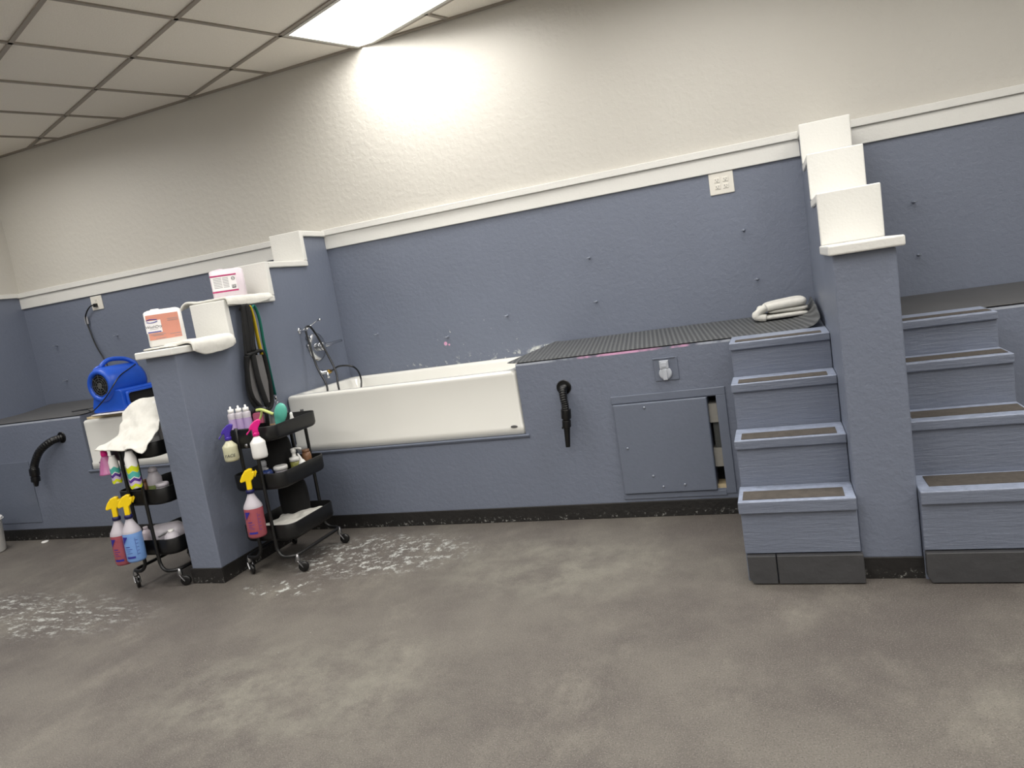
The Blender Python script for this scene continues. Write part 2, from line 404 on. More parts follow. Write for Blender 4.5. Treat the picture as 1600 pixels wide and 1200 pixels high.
# stepped partition walls
ZT = (1.228, 1.440, 1.645, 1.840); YA = (1.109, .689, .28)
def profile(z0=0):
    return [(0, z0), (-1.55, z0), (-1.55, ZT[0]), (-YA[0], ZT[0]), (-YA[0], ZT[1]), (-YA[1], ZT[1]), (-YA[1], ZT[2]), (-YA[2], ZT[2]), (-YA[2], ZT[3]), (0, ZT[3])]
def partition(name, x0, x1, side):
    bm = B(); prism(bm, profile(), x0, x1); p = struct(name, bm, 'blue', bevel=.006)
    t = .037; a, b = x0-.032, x1+.022
    if side == 'r': a, b = x0-.014, x1+.026
    # treads and risers of the white cap, board by board
    fr = (1.585, YA[0]+t, YA[1]+t, YA[2]+t); bk = (YA[0], YA[1], YA[2], 0)
    for k in range(4):
        bm = B(); x_a, x_b = (a, b) if k == 0 else (a+.006, b-.004)
        bx(bm, x_a, x_b, -fr[k]+(t if k else 0), -bk[k], ZT[k], ZT[k]+t)
        obj('cap_board', bm, 'trim', p, bevel=.007)
    for k in range(3):
        bm = B(); bx(bm, a+.006, b-.004, -YA[k]-t, -YA[k], ZT[k]+t, ZT[k+1]+t+.0005); obj('riser_board', bm, 'trim', p, bevel=.005)
    bm = B(); g = .008
    bx(bm, x0-g, x1+g, YD-g, YD, 0, ZB)
    bx(bm, x1, x1+g, YD, CF, 0, ZB) if side == 'l' else None
    bx(bm, x0-g, x0, YD, CF, 0, ZB) if side == 'l' else None
    q = struct('baseboard_'+('partition_left' if side == 'l' else 'partition_right'), bm, 'base', bevel=.003)
    return p
partition('wall_partition_left', XL0, XL1, 'l'); partition('wall_partition_right', XR0, XR1, 'r')

# ---------------------------------------------------------------- counters
def counter(name, label, solids, tops, extra=None, mat='blue_counter'):
    """solids: boxes up to z .80; tops: (x0,x1,zback) sloping slabs"""
    t = thing(name, label, 'counter', ((solids[0][0]+solids[-1][1])/2, CF/2, 0))
    bm = B()
    for s in solids: bx(bm, *s)
    for x0, x1, zb in tops: prism(bm, [(-.003, .8), (CF, .8), (CF, HC), (-.003, zb)], x0, x1)
    bmesh.ops.remove_doubles(bm, verts=bm.verts, dist=1e-5)
    b = obj('masonry_body', bm, mat, t); b.location = -t.location
    return t
# centre counter: ledge below the tub, block to its right with a slot
SX0, SX1, SZ0, SZ1 = 2.503, 2.546, .134, .612
cc = counter('counter', 'blue painted masonry counter between the white tub and the left-hand steps', [
    (XL1+.003, 1.524, CF, -.003, 0, .488), (1.524, SX0, CF, -.003, 0, .8), (SX0, SX1, CF, -.003, 0, SZ0), (SX0, SX1, CF, -.003, SZ1, .8),
    (SX0, SX1, CF+.12, -.003, SZ0, SZ1), (SX1, XR0-.003, CF, -.003, 0, .8)], [(1.524, XR0-.003, .905)])
bm = B(); prism(bm, [(CF-.014, .488), (CF-.014, .496), (CF+.03, .500), (CF+.03, .485), (CF, .472)], XL1+.004, 1.545); o = obj('ledge', bm, 'blue', cc, world=True, bevel=.003)
bm = B()  # framed surround
for a in ((2.02, 2.594, .616, .656), (SX1, 2.594, .108, .616), (2.02, SX1, .100, .128)): bx(bm, a[0], a[1], CF-.008, CF, a[2], a[3])
obj('panel_surround', bm, 'blue_panel', cc, world=True, bevel=.003)
bm = B(); bx(bm, 2.027, SX0, CF-.02, CF-.001, .132, .613); pn = obj('access_panel', bm, 'blue_panel', cc, world=True, bevel=.006)
for xx, zz in ((2.19, .588), (2.075, .38), (2.19, .225), (2.235, .165), (2.345, .17)):
    bm = B(); lathe(bm, [(.0065, 0), (.0065, -.003), (.003, -.005)], (xx, CF-.02, zz), 12, 'y'); bmesh.ops.translate(bm, verts=bm.verts, vec=-Vector(cc['_w']))
    obj('screw', bm, 'hooksteel', pn)
for z0, z1, mm, yy in ((.475, .570, 'lightgrey', .012), (.34, .474, 'midgrey', .03), (.245, .339, 'lightgrey', .014), (.134, .150, 'ply', .008)):
    bm = B(); bx(bm, SX0+(.012 if mm == 'midgrey' else .001), SX1-.001, CF+yy, CF+.118, z0, z1); obj('slot_backing', bm, mm, cc, world=True)
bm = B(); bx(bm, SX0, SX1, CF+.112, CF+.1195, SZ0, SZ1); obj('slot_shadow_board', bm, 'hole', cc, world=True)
# left counter
cl = counter('counter', 'blue painted masonry counter at the far left behind the black hose', [
    (XW+.003, -1.735, CF, -.003, 0, .8), (-1.735, XL0-.003, CF, -.003, 0, .488)], [(XW+.003, -1.735, .905)])
bm = B(); prism(bm, [(CF-.014, .488), (CF-.014, .496), (CF+.03, .500), (CF+.03, .485), (CF, .472)], -1.76, XL0-.004); obj('ledge', bm, 'blue', cl, world=True, bevel=.003)
bm = B(); bx(bm, -2.93, -2.345, CF-.006, CF, .135, .60); obj('access_panel', bm, 'blue_panel', cl, world=True, bevel=.004)
# right counter
cr_ = counter('counter', 'blue painted masonry counter behind the right-hand steps', [(XR1+.003, XE-.003, CF, -.003, 0, .8)], [(XR1+.003, XE-.003, .91)])
for nm, x0, x1 in (('centre', XL1+.008, XR0), ('left', XW, XL0-.008), ('right', 3.71, XE)):
    bm = B(); bx(bm, x0, x1, CF-.009, CF, 0, ZB); struct('baseboard_'+nm, bm, 'base', bevel=.004)

# ---------------------------------------------------------------- bath tubs
def tub(label, x0, x1, badge_x):
    t = thing('bathtub', label, 'bathtub', ((x0+x1)/2, CF/2, .5))
    w = (x1-x0)/2-.002; d = -CF/2; 
    def R(i, r, z, fr=0): return rrect(-w+i, w-i, -d+i+fr, d-i-.003, r, z)
    L = [R(.03, .02, .0), R(.0, .02, .0), R(.0, .02, .045), R(.004, .02, .052), R(.004, .022, .325), R(.003, .026, .338), R(.008, .03, .348), R(.018, .03, .352),
         R(.055, .05, .352), R(.066, .05, .349), R(.075, .06, .335), R(.10, .09, .15), R(.13, .1, .07), R(.2, .1, .05)]
    bm = B(); loops(bm, L, (False, True)); obj('tub_body', bm, 'tub', t)
    bm = B(); lathe(bm, [(.02, 0), (.02, -.003), (.016, -.004)], (badge_x-(x0+x1)/2, -d-.001, .05-.005), 20, 'y', 1, .4); obj('badge', bm, 'steel', t)
    bm = B(); lathe(bm, [(.03, 0), (.03, .004), (.012, .006)], (-w+.34, 0, .05)); obj('drain', bm, 'chrome', t)
    return t
tub('white enamel bathtub with long plain apron beside the ribbed mat', 0, 1.524, 1.463)
tub('white enamel bathtub partly hidden behind the left cart, under the blue blower', -1.735, XL0, -1.63)

# ---------------------------------------------------------------- steps
def steps(label, x0, x1, H, strips):
    t = thing('step_unit', label, 'steps', ((x0+x1)/2, -1.2, 0))
    FR = (1.605, 1.415, 1.215, 1.03); th = (.05, .038, .038, .034); ov = .016
    bm = B(); poly = [(CF-.002, 0), (-FR[0]+ov+.02, 0), (-FR[0]+ov+.02, .12), (-FR[0]+ov, .122)]
    for k in range(4):
        poly += [(-FR[k]+ov, H[k]-th[k])]
        if k < 3: poly += [(-FR[k+1]+ov, H[k]-th[k])]
    poly += [(CF-.002, H[3]-th[3])]
    prism(bm, poly, x0+(.006 if x0 < 3 else .001), x1-.002); obj('riser', bm, 'blue_wood', t, world=True, bevel=.003)
    for k in range(4):
        back = FR[k+1]-ov if k < 3 else -CF-.01
        if k == 3: back = .77
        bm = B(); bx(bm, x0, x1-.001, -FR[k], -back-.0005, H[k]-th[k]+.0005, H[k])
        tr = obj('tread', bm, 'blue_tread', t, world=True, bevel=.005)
        a, b, c_, d_ = strips[k]
        bm = B(); bx(bm, a, b, -c_, -d_, H[k]-.001, H[k]+.002)
        bmesh.ops.translate(bm, verts=bm.verts, vec=-Vector(t['_w'])); obj('grip_strip', bm, 'grip', tr)
    w = x1-x0
    for a, b, dz in (((x0+.012, x0+.118, .0), (x0+.122, x1+.004, .002)) if x0 < 3 else ((x0+.001, x0+.316, 0), (x0+.319, x1+.01, 0))):
        bm = B(); prism(bm, [(a, .118), (a, .03), (a+.014 if a < x0+.05 else a, .004), (b, .004), (b, .118)], -FR[0]+.028, -FR[0]-.004, 'y')
        obj('kick_board', bm, 'kick', t, world=True, bevel=.003)
    return t
steps('blue painted wooden steps left of the right-hand pillar, leading up to the ribbed mat', 2.654, XR0, (.338, .535, .736, .893),
      [(2.672, 3.04, 1.58, 1.475), (2.682, 3.045, 1.395, 1.295), (2.684, 3.043, 1.2, 1.11), (2.68, 3.045, 1.005, .93)])
steps('blue painted wooden steps right of the pillar, at the right edge', XR1+.0012, 3.703, (.348, .562, .752, .899),
      [(3.325, 3.69, 1.545, 1.42), (3.315, 3.69, 1.36, 1.25), (3.31, 3.69, 1.18, 1.08), (3.31, 3.69, .99, .91)])

# ---------------------------------------------------------------- mats
def zc(y, zb=.905): return HC+(zb-HC)*(1-y/CF)
def mat_obj(label, rows, m, name='rubber_mat'):
    o = cloth(rows, name, None, m, .007, 5, 0); settle(o); return tag(o, label, 'mat', 'rubber mats on the counters')
rows = []
for y in (-.77, -.5, -.25, -.012):
    z = zc(y)+.006; k = (y+.77)/.76
    r = [(1.475+.07*k, y, z+.006), (1.535+.06*k, y, z+.001)]
    for xx in (1.7, 2.0, 2.3, 2.6, 2.85): r.append((xx, y, z))
    if y > -.7: r += [(2.96, y, z+.003), (3.03, y, z+.026), (3.058, y, z+.078)]
    else: r += [(2.97, y, z), (3.03, y, z+.014), (3.06, y, z+.045)]
    rows.append(r)
mat_obj('dark grey ribbed rubber mat on the counter between the tub and the steps', rows, 'ribmat')
rows = [[(x_, y, zc(y)+.007+(.02 if y > -.05 else 0)) for x_ in (-3.0, -2.6, -2.2, -1.74)] for y in (-.752, -.5, -.25, -.012)]
mat_obj('dark grey rubber mat at the far left, reaching back to the corner', rows, 'mat')
rows = [[(x_, y, zc(y, .91)+.007) for x_ in (3.31, 4.2, 5.2, 6.8)] for y in (-.772, -.5, -.25, -.012)]
mat_obj('smooth grey rubber mat behind the right-hand steps', rows, 'mat')
# board and mat over the left tub
bm = B(); bx(bm, -1.72, -.215, -.725, -.03, .8525, .866); bb = tag(settle(obj('board', bm, 'ply', bevel=.002)), 'raw plywood board laid across the left tub under the blower', 'board')
rows = [[(x_, y, .873) for x_ in (-1.70, -1.2, -.7, -.22)] for y in (-.735, -.4, -.04)]
mat_obj('black rubber mat lying over the left tub under the blue blower', rows, 'blackstrap')
bm = B(); bx(bm, -1.58, -.9, -.80, -.35, .877, .885); tag(settle(obj('board', bm, 'paper', bevel=.002)), 'thin white board directly under the blue blower', 'board')

# ---------------------------------------------------------------- wall fittings
def hook(label, x_, z, first=None):
    if first: return dup(first, (x_, 0, z), label)
    t = thing('wall_hook', label, 'hook', (x_, 0, z), 0, 'screw eyes on the back wall')
    bm = B(); lathe(bm, [(.009, 0), (.009, -.002), (.003, -.004)], (0, 0, 0), 14, 'y'); obj('base_plate', bm, 'blue', t)
    bm = B(); tube(bm, [(0, 0, 0), (0, -.018, 0)], .0028, 8, 0); torus(bm, (0, -.029, 0), .012, .0026, 'z', 20, 7)
    obj('ring', bm, 'hooksteel', t); return t
h0 = hook('small screw eye in the left bay, upper of the two beside the left wall', -2.748, 1.41)
for x_, z, l in ((-2.733, 1.114, 'small screw eye in the left bay, lower of the two beside the left wall'),
                 (-2.071, 1.411, 'small screw eye to the right of the cord above the blue blower'),
                 (.274, 1.124, 'small screw eye above the tub, nearest the left partition'),
                 (.801, 1.039, 'small screw eye above the tub with a pink paint spot below it'),
                 (1.244, 1.122, 'small screw eye above the right half of the tub'),
                 (1.838, 1.129, 'small screw eye lower of the pair above the left end of the ribbed mat'),
                 (1.833, 1.399, 'small screw eye upper of the pair above the left end of the ribbed mat'),
                 (2.743, 1.409, 'small screw eye below the four-socket outlet, upper of two'),
                 (2.786, 1.124, 'small screw eye just above the folded towel'),
                 (3.604, 1.407, 'small screw eye right of the right pillar, upper of two'),
                 (3.607, 1.129, 'small screw eye right of the right pillar, lower of two')):
    hook(l, x_, z, h0)
def outlet(label, x0, x1, z0, z1, cols):
    cx, cz = (x0+x1)/2, (z0+z1)/2
    t = thing('wall_outlet', label, 'outlet', (cx, 0, cz)); w, h = (x1-x0)/2, (z1-z0)/2
    bm = B(); bx(bm, -w, w, -.008, 0, -h, h); obj('cover_plate', bm, 'plate', t, bevel=.004)
    for k in range(cols):
        for s in (-1, 1):
            px = (k-(cols-1)/2)*.046
            bm = B(); bx(bm, px-.016, px+.016, -.011, -.006, s*.019-.0135, s*.019+.0135); f = obj('socket', bm, 'plate', t, bevel=.003)
            bm = B(); 
            for q in (-.007, .006): bx(bm, px+q-.001, px+q+.001, -.0118, -.0105, s*.019-.002, s*.019+.007)
            lathe(bm, [(.0025, -.0105), (.0025, -.0118)], (px, 0, s*.019-.007), 10, 'y'); obj('slot', bm, 'slot', f)
    return t
outlet('white four-socket outlet plate under the white rail', 2.585, 2.720, 1.631, 1.753, 2)
outlet('white outlet plate at far left with a black plug in it', -2.265, -2.145, 1.637, 1.748, 1)
# painted plates with fitting on the counter fronts
def fitting(label, x_, first=None):
    if first: return dup(first, (x_, CF, .772), label)
    t = thing('fitting_plate', label, 'fitting', (x_, CF, .772))
    bm = B(); bx(bm, -.06, .06, -.006, 0, -.058, .058); bx(bm, -.062, .05, -.012, 0, .054, .06); obj('cover_plate', bm, 'blue_panel', t, bevel=.002)
    bm = B(); bx(bm, -.028, .016, -.026, -.005, .006, .046); bx(bm, -.02, .008, -.03, -.025, .014, .038); obj('square_boss', bm, 'lightsteel', t, bevel=.002)
    bm = B(); lathe(bm, [(.031, -.004), (.033, -.016), (.028, -.022), (.015, -.024)], (-.004, 0, -.02), 24, 'y'); bx(bm, -.016, .006, -.030, -.02, -.052, .002)
    obj('round_cap', bm, 'lightsteel', t, bevel=.002); return t
f0 = fitting('painted plate with square boss and round silver cap above the access panel', 2.323)
fitting('painted plate with square boss and round cap at the left picture edge', -2.66, f0)
# pull-out hoses
def dryer_hose(label, gx, gz, pts, r, nozzle, rib=.0022, turns=15):
    t = thing('vacuum_hose', label, 'hose', (gx, CF, gz))
    bm = B(); lathe(bm, [(.040, 0), (.040, -.004), (.034, -.007), (.031, -.0015)], (0, 0, 0), 28, 'y'); obj('grommet', bm, 'blackp', t)
    bm = B(); P = [Vector(p)-Vector((gx, CF, gz)) for p in pts]
    n = 9; tube(bm, P, lambda q: r+rib*math.sin(q*2*PI*turns), 16, 44); obj('corrugated_hose', bm, 'blackp', t)
    e = P[-1]; d = (Vector(nozzle)-Vector(pts[-1])).normalized(); N0 = Vector(nozzle)-Vector((gx, CF, gz))
    bm = B(); tube(bm, [e-d*.01, e+d*.04], r+.007, 20, 0); tube(bm, [e+d*.035, e+d*.05], r, 20, 0); tube(bm, [e+d*.05, e+d*.085], r+.004, 20, 0); obj('cuff', bm, 'blackp', t, bevel=.002)
    bm = B(); tube(bm, [e+d*.08, e+d*.10, N0], lambda q: .021-.0085*q, 20, 8); bx(bm, e.x-.034, e.x-.012, e.y-.006, e.y+.006, e.z-.093, e.z-.083); obj('nozzle', bm, 'blackp', t)
    return t
dryer_hose('black corrugated hose with pointed nozzle hanging from the centre counter', 1.777, .733,
           [(1.777, CF+.02, .733), (1.778, CF-.03, .724), (1.785, CF-.062, .69), (1.79, CF-.072, .655), (1.79, CF-.072, .618)], .0195, (1.772, CF-.07, .425))
dryer_hose('black hose curving to the left out of the far left counter', -1.95, .75,
           [(-1.95, CF+.02, .75), (-2.0, CF-.05, .735), (-2.09, CF-.08, .68), (-2.16, CF-.085, .60), (-2.185, CF-.085, .55)], .026, (-2.20, CF-.085, .43), .0012, 24)

# tap set on the left partition
t = thing('tub_tap', 'chrome lever tap with round plate on the partition above the tub', 'tap', (0, -.34, 1.11))
bm = B(); lathe(bm, [(.095, 0), (.094, .006), (.07, .016), (.04, .02)], (0, 0, 0), 36, 'x'); obj('round_plate', bm, 'chrome', t)
bm = B(); lathe(bm, [(.03, .015), (.03, .05), (.026, .062), (.012, .066)], (0, 0, 0), 28, 'x'); obj('knob_body', bm, 'chrome', t)
bm = B(); tube(bm, [(.045, .01, .0), (.06, .07, .004), (.06, .13, .008), (.055, .21, .012)], lambda q: .021-.008*q, 14, 5, .7); obj('lever', bm, 'chrome', t)
bm = B(); lathe(bm, [(.016, 0), (.016, .02), (.006, .024)], (.0, -.09, .07), 16, 'x'); obj('temperature_button', bm, 'chrome', t)
bm = B(); lathe(bm, [(.012, 0), (.012, .02), (.004, .024)], (0, -.1, .02), 16, 'x'); obj('diverter', bm, 'chrome', t)
t = thing('hose_hook', 'chrome double hook holding up the thin black hose', 'hook', (0, -.49, 1.235))
bm = B(); lathe(bm, [(.02, 0), (.02, .004), (.01, .008)], (0, 0, 0), 20, 'x'); obj('base_plate', bm, 'chrome', t)
bm = B(); tube(bm, [(0, 0, 0), (.05, -.01, -.006), (.075, -.02, .008)], .006, 10, 5); tube(bm, [(.02, 0, 0), (.06, .04, .02), (.07, .12, .05)], .0035, 10, 5); lathe(bm, [(.0, 0), (.009, .004), (.009, .014), (0, .018)], (.07, .13, .05), 12, 'y'); obj('hook_arm', bm, 'chrome', t)
t = thing('water_valve', 'small brass and chrome hose valve on the partition just above the tub rim', 'valve', (0, -.34, .935))
bm = B(); lathe(bm, [(.022, 0), (.022, .004), (.011, .008), (.011, .05)], (0, 0, 0), 20, 'x'); obj('stub', bm, 'chrome', t)
bm = B(); lathe(bm, [(.014, 0), (.016, .01), (.013, .04), (.009, .045)], (.045, .0, 0), 14, 'y'); obj('brass_union', bm, 'brass', t)
bm = B(); lathe(bm, [(.01, -.04), (.012, -.03), (.01, 0)], (.045, 0, 0), 14, 'z'); obj('handle', bm, 'chrome', t)
t = thing('spray_hose', 'thin black hose looped over the chrome hook and dropping into the tub', 'hose', (.06, -.49, 1.25))
def W2(p): return Vector(p)-Vector((.06, -.49, 1.25))
bm = B(); tube(bm, [W2(p) for p in ((.06, -.34, .60), (.20, -.60, .80), (.20, -.60, .88), (.12, -.55, 1.0), (.07, -.51, 1.15), (.055, -.50, 1.235), (.058, -.475, 1.255), (.065, -.44, 1.23), (.11, -.42, 1.10), (.19, -.46, .95), (.23, -.52, .86), (.25, -.54, .72))], .0065, 12, 10)
obj('hose_loop', bm, 'blackp', t)
bm = B(); tube(bm, [W2(p) for p in ((.05, -.30, .935), (.07, -.22, .955), (.14, -.16, .93), (.24, -.26, .86), (.27, -.35, .74), (.28, -.4, .6))], .006, 12, 8); obj('hose_tail', bm, 'blackp', t)

# ---------------------------------------------------------------- leashes under the left cap
t = thing('leash_hook', 'small black hook under the white cap holding the leashes', 'hook', (0, -.985, 1.405))
bm = B(); tube(bm, [(0, 0, 0), (.035, 0, -.004), (.055, 0, .014)], .005, 8, 4); lathe(bm, [(.014, 0), (.014, .003)], (0, 0, 0), 12, 'x'); obj('hook_arm', bm, 'blackp', t)
def strap(label, pts, w, m, name='leash', flat=.3, clip=None):
    t = thing(name, label, 'leash', pts[0], 0, 'leashes hanging from the hook under the white cap'); O = Vector(pts[0])
    bm = B(); tube(bm, [Vector(p)-O for p in pts], w, 10, 8, flat); obj('webbing', bm, m, t)
    if clip:
        bm = B(); c = Vector(clip)-O; lathe(bm, [(.004, .018), (.008, .012), (.008, 0), (.003, -.004)], tuple(c), 10); torus(bm, tuple(c+Vector((0, 0, -.016))), .012, .003, 'x', 14, 6); obj('snap_clip', bm, 'chrome', t)
    return t
strap('teal leash hanging in a long loop with a chrome clip', [(.055, -.975, 1.40), (.062, -.955, 1.425), (.062, -.93, 1.35), (.055, -.925, 1.2), (.05, -.915, 1.03), (.045, -.905, .89)], .013, 'tealstrap', clip=(.045, -.905, .865))
strap('yellow strap hanging between the black and the teal leashes', [(.045, -1.0, 1.40), (.055, -.985, 1.425), (.056, -.972, 1.36), (.052, -.965, 1.24), (.05, -.958, 1.14)], .019, 'yellowstrap')
strap('broad black leash between the bundle and the yellow strap', [(.04, -1.02, 1.41), (.052, -1.02, 1.425), (.056, -1.035, 1.3), (.05, -1.05, 1.16)], .026, 'blackstrap', flat=.4)
strap('thick black leash bundle hanging furthest left', [(.03, -1.03, 1.41), (.045, -1.03, 1.42), (.045, -1.05, 1.3), (.04, -1.07, 1.15), (.035, -1.105, .98), (.04, -1.09, .87), (.045, -1.0, .80)], .017, 'blackstrap', flat=.5)
strap('black leash hanging just left of the yellow strap', [(.05, -1.01, 1.41), (.06, -1.005, 1.425), (.06, -1.015, 1.3), (.055, -1.03, 1.17)], .024, 'blackstrap', flat=.45)
strap('thin black leash behind the teal one', [(.03, -.98, 1.41), (.03, -.965, 1.42), (.03, -.975, 1.25), (.03, -.975, 1.1), (.03, -.95, .95), (.03, -.93, .84)], .008, 'blackstrap')
t = thing('grooming_sling', 'black edged sling with two grey mesh panels hanging among the leashes', 'sling', (.05, -1.04, 1.16))
def qd(pts, y0=0):
    return [Vector(p)-Vector((.05, -1.04, 1.16)) for p in pts]
for pts in (((.045, -1.085, 1.14), (.045, -1.05, 1.14), (.04, -1.045, .97), (.04, -1.03, .85), (.04, -1.1, .93)), ((.055, -1.025, 1.145), (.055, -.965, 1.14), (.05, -.95, .98), (.05, -.97, .86), (.05, -1.02, .84), (.05, -1.02, .95))):
    bm = B(); P = qd(pts); a = [bm.verts.new(p) for p in P]; bm.faces.new(a); obj('mesh_panel', bm, 'mesh', t, solid=.004)
bm = B(); tube(bm, qd([(.052, -1.09, 1.15), (.054, -1.02, 1.16), (.056, -.955, 1.15), (.052, -.94, 1.0), (.048, -.95, .86), (.048, -1.0, .82), (.045, -1.07, .86), (.045, -1.11, .95), (.045, -1.095, 1.1), (.052, -1.09, 1.15)]), .017, 8, 5, .6)
tube(bm, qd([(.056, -1.04, 1.16), (.056, -1.035, 1.0), (.052, -1.0, .84)]), .021, 8, 5, .5); tube(bm, qd([(.054, -1.02, 1.16), (.056, -1.0, 1.28), (.056, -.99, 1.4)]), .011, 8, 5, .5)
obj('edging', bm, 'blackstrap', t)

# ---------------------------------------------------------------- jugs and towels on the left caps
Z1c, Z2c = ZT[0]+.037, ZT[1]+.037
def jug(label, loc, w, d, h, m, rot=0):
    t = thing('plastic_jug', label, 'jug', loc, rot)
    bm = B(); L = []
    for i, z in ((.006, 0), (0, .006), (0, h*.93), (.006, h*.97), (.02, h)): L.append(rrect(-w/2+i, w/2-i, -d/2+i, d/2-i, .018, z, 5))
    loops(bm, L); obj('jug_body', bm, m, t)
    bm = B(); lathe(bm, [(.022, h), (.022, h+.004), (.02, h+.006)], (-w*.2, d*.15, 0), 20); obj('cap', bm, m, t)
    return t
j = jug('white jug with a coral orange label on the lowest cap of the left partition', (-.15, -1.42, Z1c+.016), .178, .10, .19, 'white', .70)
d = -.0505
bm = B(); bx(bm, -.080, .076, d-.0012, d, .035, .165); lb = obj('label', bm, 'coral', j)
bm = B(); bx(bm, -.088, -.012, d-.002, d-.001, .072, .136); obj('label_field', bm, 'labelwhite', lb)
bm = B(); bx(bm, -.082, -.018, d-.0028, d-.002, .074, .079); obj('label_line', bm, 'inkblue', lb)
text('WashDry', .020, 'ink', lb, (-.05, d-.002, .103), (PI/2, 0, 0), shear=.2)
bm = B()
for k, z in enumerate((.130, .138)):
    tube(bm, [(-.079, d-.002, z), (-.062, d-.002, z+(.005 if k else -.005)), (-.04, d-.002, z+(.003 if k else -.003)), (-.027, d-.002, z+.001)], .0022, 6, 5)
obj('logo_swoosh', bm, 'inkblue', lb)
bm = B()
for x0, x1, z in ((-.07, .0, .062), (-.06, -.01, .056), (.02, .075, .055), (.02, .07, .135), (.02, .072, .126), (-.07, -.03, .09), (.04, .075, .043), (-.05, .0, .04)):
    bx(bm, x0, x1, d-.0022, d-.001, z, z+.0022)
obj('small_print', bm, 'magline' if 0 else 'greyink', lb)
j = jug('pale pink jug with white label and two magenta lines on the second cap', (-.13, -.90, Z2c+.018), .185, .10, .168, 'jugpink', .62)
d = -.0505
bm = B(); bx(bm, -.085, .05, d-.0012, d, .045, .125); lb = obj('label', bm, 'labelwhite', j)
for z in (.127, .035):
    bm = B(); bx(bm, -.09, .055, d-.0015, d, z, z+.008); obj('label_stripe', bm, 'magline', j)
bm = B()
for k in range(7):
    z = .115-.009*k; bx(bm, -.075, -.03, d-.002, d-.001, z, z+.003); bx(bm, -.024, .008, d-.002, d-.001, z, z+.003)
obj('small_print', bm, 'greyink', lb)
bm = B(); bx(bm, .022, .044, d-.002, d-.001, .052, .056)
for k in range(5): bx(bm, .022+.005*k, .0245+.005*k, d-.002, d-.001, .056, .072)
torus(bm, (.035, d-.0015, .108), .009, .0014, 'y', 14, 5); bx(bm, .028, .042, d-.002, d-.001, .107, .109)
obj('barcode', bm, 'ink', lb)
def ctowel(label, rows, **k):
    o = cloth(rows, 'towel', None, **k); settle(o); return tag(o, label, 'towel')
# towel on lowest cap, hanging over its right side
ctowel('white towel draped over the right edge of the lowest left cap',
       [[(-.14, y, Z1c+.012), (-.05, y, Z1c+.016), (.012, y, Z1c+.02), (.045, y, Z1c+.004), (.052, y, Z1c-.02), (.046, y, zb)]
        for y, zb in ((-1.47, 1.235), (-1.40, 1.205), (-1.3, 1.205), (-1.2, 1.215), (-1.152, 1.24))], thick=.018)
ctowel('thin white towel lying under the coral labelled jug',
       [[(-.235, y, Z1c+.006), (-.15, y, Z1c+.009), (-.05, y, Z1c+.008)] for y in (-1.52, -1.4, -1.28, -1.16)], thick=.010)
ctowel('white towel spread over the second cap of the left partition under the pink jug',
       [[(-.31, y, Z2c+zl), (-.262, y, Z2c+.016), (-.18, y, Z2c+.009), (-.06, y, Z2c+.009), (.015, y, Z2c+.012), (.036, y, Z2c-.006), (.036, y, zb)]
        for y, zb, zl in ((-1.135, 1.45, -.02), (-1.05, 1.44, .0), (-.93, 1.437, .004), (-.82, 1.447, .0), (-.74, 1.466, -.008))], thick=.014)
# folded towel on ribbed mat
t = thing('towel', 'thick white towel folded in layers on the right end of the ribbed mat', 'towel', (2.905, -.24, .912), .06)
bm = B()
def layer(x0, x1, y0, y1, z0, z1, seed):
    L = []
    for k, (i, z) in enumerate(((.02, z0), (.004, z0+.006), (0, (z0+z1)/2), (.004, z1-.006), (.02, z1))):
        l = rrect(x0+i, x1-i, y0+i, y1-i, .03, z, 5)
        L.append([(p[0]+.006*noise.noise(Vector((p[0]*14+seed, p[1]*14, 0))), p[1]+.006*noise.noise(Vector((p[0]*14, p[1]*14+seed, 3))), p[2]+.006*noise.noise(Vector((p[0]*9+seed, p[1]*9, 7))) - (.018*max(0, (x0+.07-p[0])/.07) if z > .05 else 0)) for p in l])
    loops(bm, L)
layer(-.12, .118, -.1, .09, 0, .030, 1); layer(-.085, .122, -.095, .09, .029, .058, 5); layer(-.105, .116, -.104, .09, .055, .100, 9)
obj('folded_cloth', bm, 'towel', t, subsurf=1)
bm = B(); P = []
tube(bm, [(-.09, -.088, .014), (-.132, -.084, .022), (-.13, -.084, .046), (-.085, -.09, .074)], .021, 12, 5); tube(bm, [(-.135, -.085, .024), (-.14, .0, .026), (-.13, .075, .024)], .024, 12, 5); tube(bm, [(-.11, -.08, .052), (-.115, .0, .055), (-.105, .07, .05)], .022, 12, 5)
obj('outer_fold', bm, 'towel', t, subsurf=1)

# ---------------------------------------------------------------- blue air mover
FX, FY0, FY1, FZ = -1.475, -.77, -.47, 1.075
t = thing('air_blower', 'blue plastic carpet blower with round grille on the left tub board', 'blower', (FX, -.58, .885))
def FW(bm): bmesh.ops.translate(bm, verts=bm.verts, vec=-Vector(t['_w'])); return bm
bm = B(); lathe(bm, [(.078, FY0+.012), (.080, FY0-.006), (.098, FY0-.012), (.112, FY0), (.122, FY0+.04), (.124, FY0+.1), (.124, FY1-.03), (.11, FY1), (.05, FY1+.004)], (FX, 0, FZ), 40, 'y', caps=(False, True)); obj('housing', FW(bm), 'blueplastic', t)
bm = B()   # outlet duct and base
prism(bm, [(FX-.125, .888), (FX+.155, .888), (FX+.165, .90), (FX+.165, 1.02), (FX+.15, 1.032), (FX+.10, 1.035), (FX-.1, 1.0), (FX-.125, .93)], FY0+.012, FY1+.11, 'y')
obj('base_duct', FW(bm), 'blueplastic', t, bevel=.012)
bm = B(); L = []
